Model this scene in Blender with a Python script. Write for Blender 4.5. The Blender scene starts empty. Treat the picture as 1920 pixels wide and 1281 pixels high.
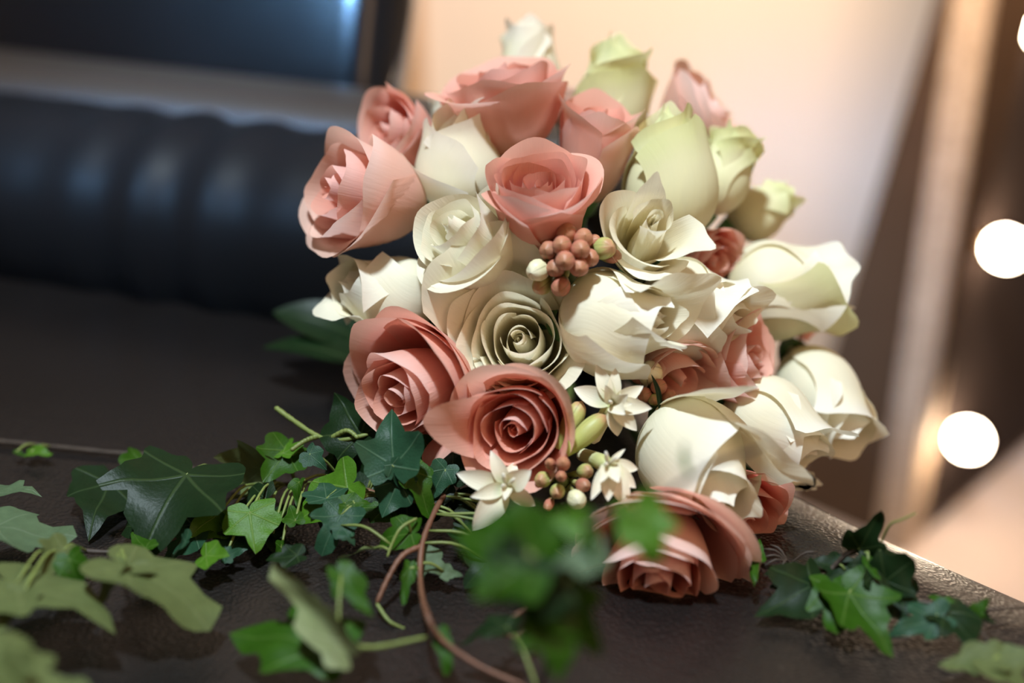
import bpy, math, random
import numpy as np
from mathutils import Vector

rng = np.random.RandomState(7)
random.seed(7)
C = bpy.context.scene.collection
PI = math.pi

# ------------------------------------------------------------------ camera
F = 2400.0                      # focal length in pixels of a 1920 px wide frame (45 mm on 36 mm)
PITCH = math.radians(25)
SN, CS = math.sin(PITCH), math.cos(PITCH)
SEAT = 0.75                     # height of the leather top
DROP = 0.345                    # camera height over the leather top
CAM = np.array([0.0, 0.0, SEAT + DROP])
RT = np.array([1.0, 0, 0]); FW = np.array([0, CS, -SN]); UP = np.array([0, SN, CS])

cd = bpy.data.cameras.new('camera'); cam = bpy.data.objects.new('camera', cd); C.objects.link(cam)
cam.location = CAM; cam.rotation_euler = (PI/2 - PITCH, 0, 0)
cd.lens = 45; cd.sensor_width = 36; cd.clip_start = 0.01
cd.dof.use_dof = True; cd.dof.focus_distance = 0.605; cd.dof.aperture_fstop = 2.2
bpy.context.scene.camera = cam

def P(px, py, d):               # photograph pixel + distance -> world point
    return CAM + d*(FW + (px-960)/F*RT - (py-640.5)/F*UP)
def dseat(py, h=0.0):           # distance at which a pixel row meets the plane h above the leather
    return (DROP-h)/(SN + (py-640.5)/F*CS)
def PS(px, py, h=0.0):
    return P(px, py, dseat(py, h))
def V(x, y, z):                 # right, up, towards the camera -> world direction
    v = x*RT + y*UP - z*FW
    return v/np.linalg.norm(v)
def nrm(v): return v/max(1e-9, np.linalg.norm(v))

# ------------------------------------------------------------------ light
sc = bpy.context.scene
vs = sc.view_settings
vs.view_transform = 'Standard'; vs.look = 'None'; vs.gamma = 1; vs.use_curve_mapping = False
vs.exposure = 0.0
sc.cycles.max_bounces = 6; sc.cycles.transparent_max_bounces = 6
wd = bpy.data.worlds.new('world'); sc.world = wd; wd.use_nodes = True
wd.node_tree.nodes['Background'].inputs[0].default_value = (0.85, 0.85, 1.0, 1)
wd.node_tree.nodes['Background'].inputs[1].default_value = 0.027

def area(name, loc, target, size, power, col, size_y=None, spread=None):
    l = bpy.data.lights.new(name, 'AREA'); l.energy = power; l.color = col; l.size = size
    if size_y: l.shape = 'RECTANGLE'; l.size_y = size_y
    o = bpy.data.objects.new(name, l); C.objects.link(o); o.location = loc
    if spread: l.spread = math.radians(spread)
    o.rotation_euler = (Vector(target)-Vector(loc)).to_track_quat('-Z', 'Y').to_euler()
    return o
area('window_daylight', (-0.14, 0.22, 2.4), (0.03, 0.55, 0.85), 0.12, 45, (0.76, 0.90, 1.0))
area('warm_wall_fill', (0.45, 1.15, 1.25), (0.52, 2.25, 1.10), 0.20, 20, (1.0, 0.74, 0.50))  # unseen fill added to brighten the wall, turned away from the flowers
area('warm_front_fill', (0.9, -0.5, 1.7), (0.05, 0.55, 0.85), 0.9, 7.5, (1.0, 0.62, 0.36))  # broad unseen fill added to warm the flower fronts
area('window_glint_beam', (-0.93, -0.14, 1.98), (-0.12, 1.10, 0.93), 0.11, 1.9, (0.25, 0.55, 1.0), 0.32, 20)  # narrow beam added for the blue window glint on the headrest

# ------------------------------------------------------------------ helpers
def setp(o, label=None, cat=None, group=None, kind=None):
    if label: o['label'] = label
    if cat: o['category'] = cat
    if group: o['group'] = group
    if kind: o['kind'] = kind
    return o
def thing(name, loc, label, cat, group=None):
    o = bpy.data.objects.new(name, None); C.objects.link(o); o.location = loc
    o.empty_display_size = 0.01
    return setp(o, label, cat, group)
def mesh(name, v, f, mat, parent=None, uv=None, smooth=True):
    """one mesh object; vertices given in world space, stored relative to the parent chain"""
    v = np.asarray(v, float)
    off = np.zeros(3); p = parent
    while p is not None: off += np.array(p.location); p = p.parent
    me = bpy.data.meshes.new(name)
    me.from_pydata([tuple(q) for q in (v-off)], [], f)
    if smooth: me.polygons.foreach_set('use_smooth', [True]*len(me.polygons))
    if uv is not None:
        ul = me.uv_layers.new(name='UVMap')
        idx = np.zeros(len(me.loops), int); me.loops.foreach_get('vertex_index', idx)
        ul.data.foreach_set('uv', np.asarray(uv, float)[idx].ravel())
    me.materials.append(mat); me.update()
    o = bpy.data.objects.new(name, me); C.objects.link(o)
    if parent: o.parent = parent
    return o
def grid_faces(nu, nv, wrap=False):
    f = []
    for j in range(nv-1):
        for i in range(nu if wrap else nu-1):
            a = j*nu+i; b = j*nu+(i+1) % nu
            f.append((a, b, b+nu, a+nu))
    return f
def spline(pts, n):
    pts = np.asarray(pts, float)
    if len(pts) < 3: return np.linspace(pts[0], pts[-1], n)
    q = np.vstack([2*pts[0]-pts[1], pts, 2*pts[-1]-pts[-2]]); out = []
    m = len(pts)-1
    for k in range(n):
        t = k/(n-1)*m; i = min(int(t), m-1); t -= i
        a, b, c, d = q[i], q[i+1], q[i+2], q[i+3]
        out.append(0.5*(2*b+(c-a)*t+(2*a-5*b+4*c-d)*t*t+(3*b-a-3*c+d)*t**3))
    return np.array(out)
def tube(pts, r, n=24, seg=8, r2=None, knots=0.0):
    p = spline(pts, n); r2 = r if r2 is None else r2
    v = []; uv = []
    t0 = nrm(p[1]-p[0]); a = nrm(np.cross(t0, [0.3, 0.2, 1.0]))
    for k in range(n):
        t = nrm(p[min(k+1, n-1)]-p[max(k-1, 0)]); a = nrm(a-t*np.dot(a, t)); b = np.cross(t, a)
        rr = (r+(r2-r)*k/(n-1))*(1+knots*math.sin(k*2.1)*math.sin(k*0.7))
        if k in (0, n-1): rr *= 0.5
        for s in range(seg):
            w = 2*PI*s/seg; v.append(p[k]+rr*(math.cos(w)*a+math.sin(w)*b)); uv.append((s/seg, k/(n-1)))
    f = grid_faces(seg, n, True)
    f.append(tuple(range(seg))[::-1]); f.append(tuple(range((n-1)*seg, n*seg)))
    return v, f, uv, p
def box_pts(b, t):              # two quads (bottom, top) -> box
    v = list(b)+list(t)
    f = [(3, 2, 1, 0), (4, 5, 6, 7)]+[(i, (i+1) % 4, 4+(i+1) % 4, 4+i) for i in range(4)]
    return v, f
def box(x0, x1, y0, y1, z0, z1):
    return box_pts([(x0, y0, z0), (x1, y0, z0), (x1, y1, z0), (x0, y1, z0)],
                   [(x0, y0, z1), (x1, y0, z1), (x1, y1, z1), (x0, y1, z1)])
def sstep(a, b, x):
    t = np.clip((x-a)/(b-a), 0, 1); return t*t*(3-2*t)

# ------------------------------------------------------------------ materials
class NT:
    def __init__(s, name):
        s.m = bpy.data.materials.new(name); s.m.use_nodes = True
        s.t = s.m.node_tree; s.n = s.t.nodes; s.l = s.t.links
        s.b = s.n['Principled BSDF']; s.out = s.n['Material Output']
    def node(s, k, **kw):
        q = s.n.new(k)
        for a, b in kw.items(): setattr(q, a, b)
        return q
    def put(s, sock, val):
        if hasattr(val, 'is_output'): s.l.new(val, sock)
        else: sock.default_value = val
    def math(s, op, a, b=0.0, clamp=False):
        q = s.node('ShaderNodeMath', operation=op, use_clamp=clamp); s.put(q.inputs[0], a); s.put(q.inputs[1], b); return q.outputs[0]
    def mix(s, f, a, b):
        q = s.node('ShaderNodeMix', data_type='RGBA'); s.put(q.inputs[0], f)
        s.put(q.inputs[6], a if hasattr(a, 'is_output') else (*a, 1)); s.put(q.inputs[7], b if hasattr(b, 'is_output') else (*b, 1)); return q.outputs[2]
    def ramp(s, x, a, b):
        q = s.node('ShaderNodeMapRange', interpolation_type='SMOOTHSTEP'); s.put(q.inputs[0], x); q.inputs[1].default_value = a; q.inputs[2].default_value = b; return q.outputs[0]
    def uv(s):
        q = s.node('ShaderNodeUVMap'); x = s.node('ShaderNodeSeparateXYZ'); s.l.new(q.outputs[0], x.inputs[0]); return q.outputs[0], x.outputs[0], x.outputs[1]
    def noise(s, vec, scale, detail=3, stretch=None):
        if stretch:
            mp = s.node('ShaderNodeMapping'); mp.inputs['Scale'].default_value = stretch; s.l.new(vec, mp.inputs[0]); vec = mp.outputs[0]
        q = s.node('ShaderNodeTexNoise'); q.inputs['Scale'].default_value = scale; q.inputs['Detail'].default_value = detail
        s.l.new(vec, q.inputs['Vector']); return q.outputs[0]
    def obj(s): return s.node('ShaderNodeTexCoord').outputs['Object']
    def bump(s, h, st, dist=0.001):
        q = s.node('ShaderNodeBump'); q.inputs['Strength'].default_value = st; q.inputs['Distance'].default_value = dist
        s.l.new(h, q.inputs['Height']); s.l.new(q.outputs[0], s.b.inputs['Normal']); return q.outputs[0]
    def set(s, rough=0.5, spec=0.5, **kw):
        s.b.inputs['Roughness'].default_value = rough; s.b.inputs['Specular IOR Level'].default_value = spec
        for k, v in kw.items(): s.b.inputs[k].default_value = v

def simple(name, col, rough=0.5, spec=0.5, var=0.0, scale=20, bump=0.0, emit=None, es=0.0, metal=0.0):
    q = NT(name); q.set(rough, spec); q.b.inputs['Metallic'].default_value = metal
    n = q.noise(q.obj(), scale, 4)
    c2 = tuple(min(1, x*(1+var)) for x in col); c1 = tuple(x*(1-var) for x in col)
    q.l.new(q.mix(n, c1, c2), q.b.inputs['Base Color'])
    if bump: q.bump(n, bump, 0.002)
    if emit: q.b.inputs['Emission Color'].default_value = (*emit, 1); q.b.inputs['Emission Strength'].default_value = es
    return q.m

def petal_mat(name, base, mid, edge, inside, trans=0.28):
    """uv.x across (0..1), uv.y along (0 base, 1 rim); inside face of the petal has its own hue"""
    q = NT(name); q.set(0.55, 0.22)
    uvv, u, v = q.uv()
    n = q.noise(uvv, 3.0, 3); v2 = q.math('ADD', v, q.math('MULTIPLY', q.math('SUBTRACT', n, 0.5), 0.25))
    outc = q.mix(q.ramp(v2, 0.05, 0.5), base, mid)
    outc = q.mix(q.ramp(v2, 0.72, 1.02), outc, edge)
    inc = q.mix(q.ramp(v2, 0.45, 1.0), inside, mid)
    geo = q.node('ShaderNodeNewGeometry')
    col = q.mix(geo.outputs['Backfacing'], outc, inc)
    vein = q.noise(uvv, 1.0, 2, (46, 3.0, 1))
    col = q.mix(q.math('MULTIPLY', vein, 0.16), col, tuple(x*0.86 for x in mid))
    fleck = q.ramp(q.noise(uvv, 9.0, 4), 0.71, 0.78)
    col = q.mix(q.math('MULTIPLY', fleck, 0.35), col, tuple(x*y for x, y in zip(mid, (0.85, 0.72, 0.55))))
    q.l.new(col, q.b.inputs['Base Color'])
    bm = q.bump(vein, 0.25, 0.0006)
    tr = q.node('ShaderNodeBsdfTranslucent'); q.l.new(col, tr.inputs[0]); q.l.new(bm, tr.inputs['Normal'])
    ms = q.node('ShaderNodeMixShader'); ms.inputs[0].default_value = trans
    q.l.new(q.b.outputs[0], ms.inputs[1]); q.l.new(tr.outputs[0], ms.inputs[2]); q.l.new(ms.outputs[0], q.out.inputs[0])
    return q.m
M = {}
M['pink'] = petal_mat('pink_petal', (0.84, 0.60, 0.40), (0.92, 0.52, 0.41), (0.95, 0.67, 0.60), (0.91, 0.36, 0.28), 0.42)
M['blush'] = petal_mat('blush_petal', (0.86, 0.66, 0.46), (0.93, 0.62, 0.50), (0.95, 0.72, 0.65), (0.93, 0.44, 0.34), 0.42)
M['coral'] = petal_mat('coral_petal', (0.80, 0.48, 0.32), (0.92, 0.49, 0.38), (0.95, 0.64, 0.58), (0.88, 0.29, 0.21), 0.45)
M['white'] = petal_mat('cream_petal', (0.86, 0.78, 0.46), (0.94, 0.88, 0.69), (0.95, 0.90, 0.79), (0.95, 0.86, 0.58), 0.36)
M['green_white'] = petal_mat('greenish_petal', (0.88, 0.74, 0.50), (0.88, 0.84, 0.55), (0.78, 0.80, 0.45), (0.88, 0.84, 0.52), 0.36)
M['tuberose'] = petal_mat('tuberose_petal', (0.72, 0.72, 0.42), (0.86, 0.80, 0.62), (0.88, 0.84, 0.72), (0.86, 0.80, 0.62), 0.25)

def bud_mat(name, lo, hi, tip):
    q = NT(name); q.set(0.45, 0.35); uvv, u, v = q.uv()
    n = q.noise(uvv, 4.0, 3, (6, 1, 1)); v2 = q.math('ADD', v, q.math('MULTIPLY', q.math('SUBTRACT', n, 0.5), 0.3))
    c = q.mix(q.ramp(v2, 0.15, 0.6), lo, hi); c = q.mix(q.ramp(v2, 0.75, 1.0), c, tip)
    seam = q.math('ABSOLUTE', q.math('SINE', q.math('MULTIPLY', u, 3*PI)))
    c = q.mix(q.math('MULTIPLY', q.math('MULTIPLY', q.math('SUBTRACT', 1.0, q.ramp(seam, 0.0, 0.16)), q.ramp(v, 0.35, 0.7)), 0.65), c, tuple(x*0.45 for x in lo))
    q.l.new(c, q.b.inputs['Base Color']); q.bump(n, 0.3, 0.0005); return q.m
M['bud_pink'] = bud_mat('pink_bud', (0.28, 0.32, 0.09), (0.46, 0.17, 0.11), (0.42, 0.19, 0.10))
M['bud_green'] = bud_mat('green_bud', (0.34, 0.38, 0.09), (0.40, 0.40, 0.13), (0.45, 0.23, 0.12))
M['bud_pale'] = bud_mat('pale_bud', (0.50, 0.50, 0.20), (0.72, 0.66, 0.40), (0.76, 0.70, 0.50))

def leaf_mat(name, face, under, vein, rough=0.42):
    q = NT(name); q.set(rough, 0.17); uvv, x, y = q.uv()      # uv = leaf plane, stalk at (0,0), tip at (0,1)
    d = None
    for deg in (0, 52, -52, 108, -108):
        cx, cy = math.sin(math.radians(deg)), math.cos(math.radians(deg))
        perp = q.math('ABSOLUTE', q.math('SUBTRACT', q.math('MULTIPLY', x, cy), q.math('MULTIPLY', y, cx)))
        along = q.math('ADD', q.math('MULTIPLY', x, cx), q.math('MULTIPLY', y, cy))
        pen = q.math('MULTIPLY', q.math('LESS_THAN', along, 0.0), 10.0)
        taper = q.math('ADD', perp, q.math('MULTIPLY', along, 0.010))
        e = q.math('ADD', taper, pen)
        d = e if d is None else q.math('MINIMUM', d, e)
    vm = q.math('SUBTRACT', 1.0, q.ramp(d, 0.008, 0.026))
    n = q.noise(uvv, 6.0, 4); n2 = q.noise(uvv, 26.0, 2)
    geo = q.node('ShaderNodeNewGeometry')
    c = q.mix(n, tuple(a*0.72 for a in face), tuple(min(1, a*1.3) for a in face))
    c = q.mix(q.math('MULTIPLY', vm, 0.55), c, vein)
    cu = q.mix(n, tuple(a*0.85 for a in under), under)
    cc = q.mix(geo.outputs['Backfacing'], c, cu)
    q.l.new(cc, q.b.inputs['Base Color'])
    hh = q.math('ADD', q.math('MULTIPLY', vm, 0.8), q.math('MULTIPLY', n2, 0.5))
    bm = q.bump(hh, 0.4, 0.0008)
    tr = q.node('ShaderNodeBsdfTranslucent'); q.l.new(cc, tr.inputs[0])
    ms = q.node('ShaderNodeMixShader'); ms.inputs[0].default_value = 0.18
    q.l.new(q.b.outputs[0], ms.inputs[1]); q.l.new(tr.outputs[0], ms.inputs[2]); q.l.new(ms.outputs[0], q.out.inputs[0])
    return q.m
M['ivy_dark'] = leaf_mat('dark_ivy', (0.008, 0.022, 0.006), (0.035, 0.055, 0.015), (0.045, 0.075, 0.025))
M['ivy'] = leaf_mat('green_ivy', (0.024, 0.074, 0.004), (0.07, 0.11, 0.02), (0.09, 0.16, 0.03))
M['ivy_bright'] = leaf_mat('bright_ivy', (0.060, 0.150, 0.010), (0.11, 0.17, 0.03), (0.15, 0.23, 0.05))
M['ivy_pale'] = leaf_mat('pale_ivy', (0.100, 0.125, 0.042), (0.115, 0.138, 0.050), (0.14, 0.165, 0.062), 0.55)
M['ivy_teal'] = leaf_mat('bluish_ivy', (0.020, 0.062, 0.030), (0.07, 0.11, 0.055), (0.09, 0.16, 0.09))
M['ivy_underlit'] = leaf_mat('underlit_ivy', (0.20, 0.23, 0.10), (0.24, 0.26, 0.13), (0.26, 0.28, 0.15), 0.5)  # whitish copy of the ivy, under-lighting put into the leaf colour
M['ivy_lit'] = leaf_mat('lit_ivy', (0.085, 0.13, 0.065), (0.13, 0.18, 0.10), (0.14, 0.19, 0.11), 0.5)  # paler copy for lit leaves, the light is in the colour
M['stem_green'] = simple('green_stem', (0.16, 0.20, 0.05), 0.5, 0.4, 0.3, 60, 0.2)
M['stem_brown'] = simple('brown_stem', (0.15, 0.065, 0.035), 0.55, 0.4, 0.35, 80, 0.3)
M['stem_dark'] = simple('dark_stem', (0.05, 0.035, 0.025), 0.6, 0.4, 0.35, 80, 0.3)
M['stalk'] = simple('rose_stalk', (0.06, 0.14, 0.04), 0.5, 0.4, 0.3, 60)

def leather(name, col, rough, scale, strength, spec=0.5):
    q = NT(name); o = q.obj()
    vo = q.node('ShaderNodeTexVoronoi'); vo.inputs['Scale'].default_value = scale; q.l.new(o, vo.inputs['Vector'])
    n = q.noise(o, scale*0.6, 4); n2 = q.noise(o, 9, 3)
    h = q.math('ADD', vo.outputs['Distance'], q.math('MULTIPLY', n, 0.8))
    q.l.new(q.mix(n2, tuple(a*0.75 for a in col), tuple(a*1.25 for a in col)), q.b.inputs['Base Color'])
    r = q.math('ADD', rough, q.math('MULTIPLY', q.math('SUBTRACT', n2, 0.5), 0.12)); q.l.new(r, q.b.inputs['Roughness'])
    q.b.inputs['Specular IOR Level'].default_value = spec
    q.bump(h, strength, 0.0009); return q.m
M['seat_leather'] = leather('dark_brown_leather', (0.0085, 0.0066, 0.0060), 0.30, 520, 0.5)
for _m in ('seat_leather',):
    _b = M[_m].node_tree.nodes['Principled BSDF']; _b.inputs['Coat Weight'].default_value = 0.36; _b.inputs['Coat Roughness'].default_value = 0.24
M['black_leather'] = leather('black_leather', (0.005, 0.0048, 0.005), 0.13, 300, 0.03)
M['roll_leather'] = leather('worn_black_leather', (0.008, 0.0075, 0.008), 0.50, 300, 0.15, 0.16)
M['lit_roll_top'] = leather('lit_roll_leather', (0.040, 0.025, 0.016), 0.5, 300, 0.2)  # tan tone stands for warm light on top of the roll

# ------------------------------------------------------------------ the room
M['wall'] = simple('peach_wall_paint', (0.78, 0.66, 0.56), 0.75, 0.2, 0.02, 6)
M['floor'] = simple('pale_floor', (0.46, 0.36, 0.31), 0.35, 0.4, 0.05, 3)
M['ceil'] = simple('ceiling_paint', (0.7, 0.66, 0.6), 0.8, 0.2, 0.02, 5)
M['casing'] = simple('brown_door_casing', (0.50, 0.30, 0.16), 0.5, 0.3, 0.15, 12)
WY = 2.25
def struct(name, v, f, mat):
    o = mesh(name, v, f, mat, smooth=False); o['kind'] = 'structure'; return o
struct('floor', *box(-3.0, 3.0, -2.6, WY+0.1, -0.1, 0.0), M['floor'])
struct('wall_back', *box(-3.0, 3.0, WY, WY+0.1, 0.0, 2.8), M['wall'])
struct('wall_left', *box(-3.1, -3.0, -2.6, WY+0.1, 0.0, 2.8), M['wall'])
struct('wall_right', *box(3.0, 3.1, -2.6, WY+0.1, 0.0, 2.8), M['wall'])
struct('ceiling', *box(-3.0, 3.0, -2.6, WY+0.1, 2.8, 2.9), M['ceil'])
struct('trim_1', *box(-0.205, -0.155, WY-0.03, WY, 0.0, 2.2), M['casing'])

# ------------------------------------------------------------------ lighted mirror
M['wood'] = simple('brown_wood', (0.058, 0.031, 0.016), 0.5, 0.3, 0.25, 10)
def glitter():
    q = NT('glitter_trim'); o = q.obj(); vo = q.node('ShaderNodeTexVoronoi'); vo.inputs['Scale'].default_value = 130
    q.l.new(o, vo.inputs['Vector']); q.l.new(q.mix(vo.outputs['Color'], (0.26, 0.18, 0.12), (0.48, 0.35, 0.25)), q.b.inputs['Base Color'])
    q.set(0.6, 0.3); q.bump(vo.outputs['Distance'], 0.6, 0.003); return q.m
M['glitter'] = glitter()
M['board'] = simple('dark_mirror_board', (0.030, 0.020, 0.017), 0.8, 0.1, 0.15, 6)
M['bulb'] = simple('glowing_bulb', (1, 0.9, 0.8), 0.3, 0.2, emit=(1.0, 0.80, 0.58), es=85.0)
M['brass'] = simple('bulb_socket', (0.5, 0.35, 0.2), 0.3, 0.5, metal=0.8)
A = np.array([0.575, 1.600, 0.0])                       # front corner at the floor
dF = nrm(np.array([0.235, 0.251, 0])); dS = np.array([-dF[1], dF[0], 0])    # along the board / along the side
mir = thing('vanity_mirror', A, 'tall brown mirror with dark board, glittering edge and round lit bulbs against the wall', 'mirror')
H = 2.25
def lean(p, z, k): return p+np.array([0, 0, z])+k*z*dS
bd = 0.20
def prism(pts, ztop, lo=0.0, k=None):
    k = k or [0]*4
    return box_pts([lean(np.array(p), lo, q) for p, q in zip(pts, k)], [lean(np.array(p), ztop, q) for p, q in zip(pts, k)])
sp = dF*0.012
v, f = prism([A+sp, A+dF*0.9, A+dF*0.9+dS*bd, A+sp+dS*bd], H, 0.0, [0, 0, -0.17, -0.17])
mesh('side_panel', v, f, M['wood'], mir, smooth=False)
fn = -dS
v, f = prism([A+dF*0.05-dS*0.012, A+dF*0.85-dS*0.012, A+dF*0.85, A+dF*0.05], H-0.02, 0.02)
mesh('mirror_board', v, f, M['board'], mir, smooth=False)
v, f = prism([A-dS*0.013-dF*0.002, A+dF*0.045-dS*0.013, A+dF*0.045+dS*0.035, A-dF*0.002+dS*0.035], H, 0.0)
mesh('glitter_strip', v, f, M['glitter'], mir, smooth=False)
def sphere(c, r, n=20, m=14, ax=None, stretch=1.0):
    v = []; ax = np.array([0, 0, 1.0]) if ax is None else ax
    a = nrm(np.cross(ax, [0.21, 0.53, 0.8])); b = np.cross(ax, a)
    for j in range(m):
        t = PI*j/(m-1)
        for i in range(n):
            w = 2*PI*i/n
            v.append(c+r*(math.sin(t)*(math.cos(w)*a+math.sin(w)*b)-math.cos(t)*stretch*ax))
    return v, grid_faces(n, m, True)
def on_plane(px, py, p0, n):
    dr = FW+(px-960)/F*RT-(py-640.5)/F*UP
    return CAM+dr*np.dot(p0-CAM, n)/np.dot(dr, n)
for k in range(7):
    p = on_plane(1815, 825, A-dS*0.05, dS)+np.array([0.0, 0.0, 0.290*k])+dF*0.017*k
    b = mesh('bulb', *sphere(p, 0.022, ax=fn, stretch=1.1), M['bulb'], mir)
    q = p-fn*0.02; v, f, uv, _ = tube([q-fn*0.02, q+fn*0.006], 0.013, 4, 12)
    mesh('socket', v, f, M['brass'], b)

# ------------------------------------------------------------------ leather bench
bench = thing('leather_armchair', (-0.3, 0.8, 0.0), 'dark leather armchair whose broad seat carries the bouquet and ivy', 'armchair')
ey = [(-0.2, 0.80), (0.20, 0.56), (0.30, 0.445), (0.40, 0.357), (0.474, 0.282), (0.516, 0.238), (0.545, 0.204), (0.60, 0.155), (0.65, 0.125), (0.72, 0.09), (0.80, 0.08), (1.3, 0.08)]
E = lambda y: np.interp(y, [a for a, b in ey], [b for a, b in ey])
ys = np.linspace(-0.2, 1.12, 70)
Es = np.convolve(np.pad(E(ys), 4, mode='edge'), np.ones(9)/9, 'valid')
v = []; prof = [(0, 0.0)]
ncol = 0
for y, e in zip(ys, Es):
    row = []
    for x in np.linspace(-1.3, e-0.10, 40):
        row.append((x, y, SEAT+0.0012*math.sin(x*9+y*5)))
    for k in range(1, 19):
        t = k/18*PI/2; row.append((e-0.10+0.10*math.sin(t)**1.0, y, SEAT-0.055*(1-math.cos(t))))
    row += [(e+0.002, y, SEAT-0.09), (e, y, SEAT-0.14), (e-0.01, y, SEAT-0.30), (e-0.03, y, SEAT-0.31)]
    ncol = len(row); v += row
mesh('seat', v, [q for q in grid_faces(ncol, len(ys))], M['seat_leather'], bench)
# rolled lower back: runs left to right, right end a little nearer
def sweep(p0, p1, sec, n, wr=None, rc=7):
    ax = nrm(p1-p0); side = nrm(np.cross([0, 0, 1], ax)); v = []
    for k in range(n):
        t = k/(n-1); c = p0+(p1-p0)*t
        e = min(1, math.sqrt(max(0, 1-(max(0, 1-min(t, 1-t)*n/rc))**2)))*0.85+0.15
        for a, b in sec:
            d = wr(t, a, b) if wr else 0
            q = 1+d
            v.append(c+side*a*e*q+np.array([0, 0, 1.0])*b*e*q)
    f = grid_faces(len(sec), n, True)
    m = len(sec); f.append(tuple(range(m))[::-1]); f.append(tuple(range((n-1)*m, n*m)))
    return v, f
def rsec(w, h, p=2.6, n=40):
    o = []
    for i in range(n):
        t = 2*PI*i/n; c, s = math.cos(t), math.sin(t)
        o.append((w*abs(c)**(2/p)*np.sign(c), h*abs(s)**(2/p)*np.sign(s)))
    return o
def lean_sec(w, h, p, k): return [(a+k*b, b) for a, b in rsec(w, h, p)]
def wr(t, a, b):
    return 0.045*math.sin(t*130)*math.exp(-((t-0.70)/0.07)**2)
r0 = np.array([-0.95, 1.120, SEAT+0.052]); r1 = np.array([0.10, 0.755, SEAT+0.030])
v, f = sweep(r0, r1, rsec(0.075, 0.072, 2.3), 160, wr); mesh('back_roll', v, f, M['roll_leather'], bench)
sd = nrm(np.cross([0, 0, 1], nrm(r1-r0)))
v, f = sweep(r0+sd*0.075+np.array([0, 0, 0.062]), r1+sd*0.075+np.array([0, 0, 0.06]), rsec(0.045, 0.022, 2.4), 60); mesh('lit_roll_top', v, f, M['lit_roll_top'], bench)  # lit top of the back roll, built as a separate tan strip
u0 = r0+sd*0.21+np.array([-0.1, 0, 0.205]); u1 = np.array([-0.078, 1.030, SEAT+0.175])
v, f = sweep(u0, u1, lean_sec(0.05, 0.17, 3.0, 0.40), 80, None, 1.6); mesh('headrest', v, f, M['black_leather'], bench)
for lx, ly in ((-1.2, 1.05), (-1.2, -0.1), (0.0, 1.05), (0.22, -0.1)):
    v, f, uv, _ = tube([(lx, ly, 0.0), (lx, ly, SEAT-0.28)], 0.022, 6, 12); mesh('leg', v, f, M['stem_dark'], bench)
v, f = box(-1.28, 0.02, -0.15, 1.10, SEAT-0.32, SEAT-0.06); mesh('seat_base', v, f, M['black_leather'], bench, smooth=False)

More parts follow.
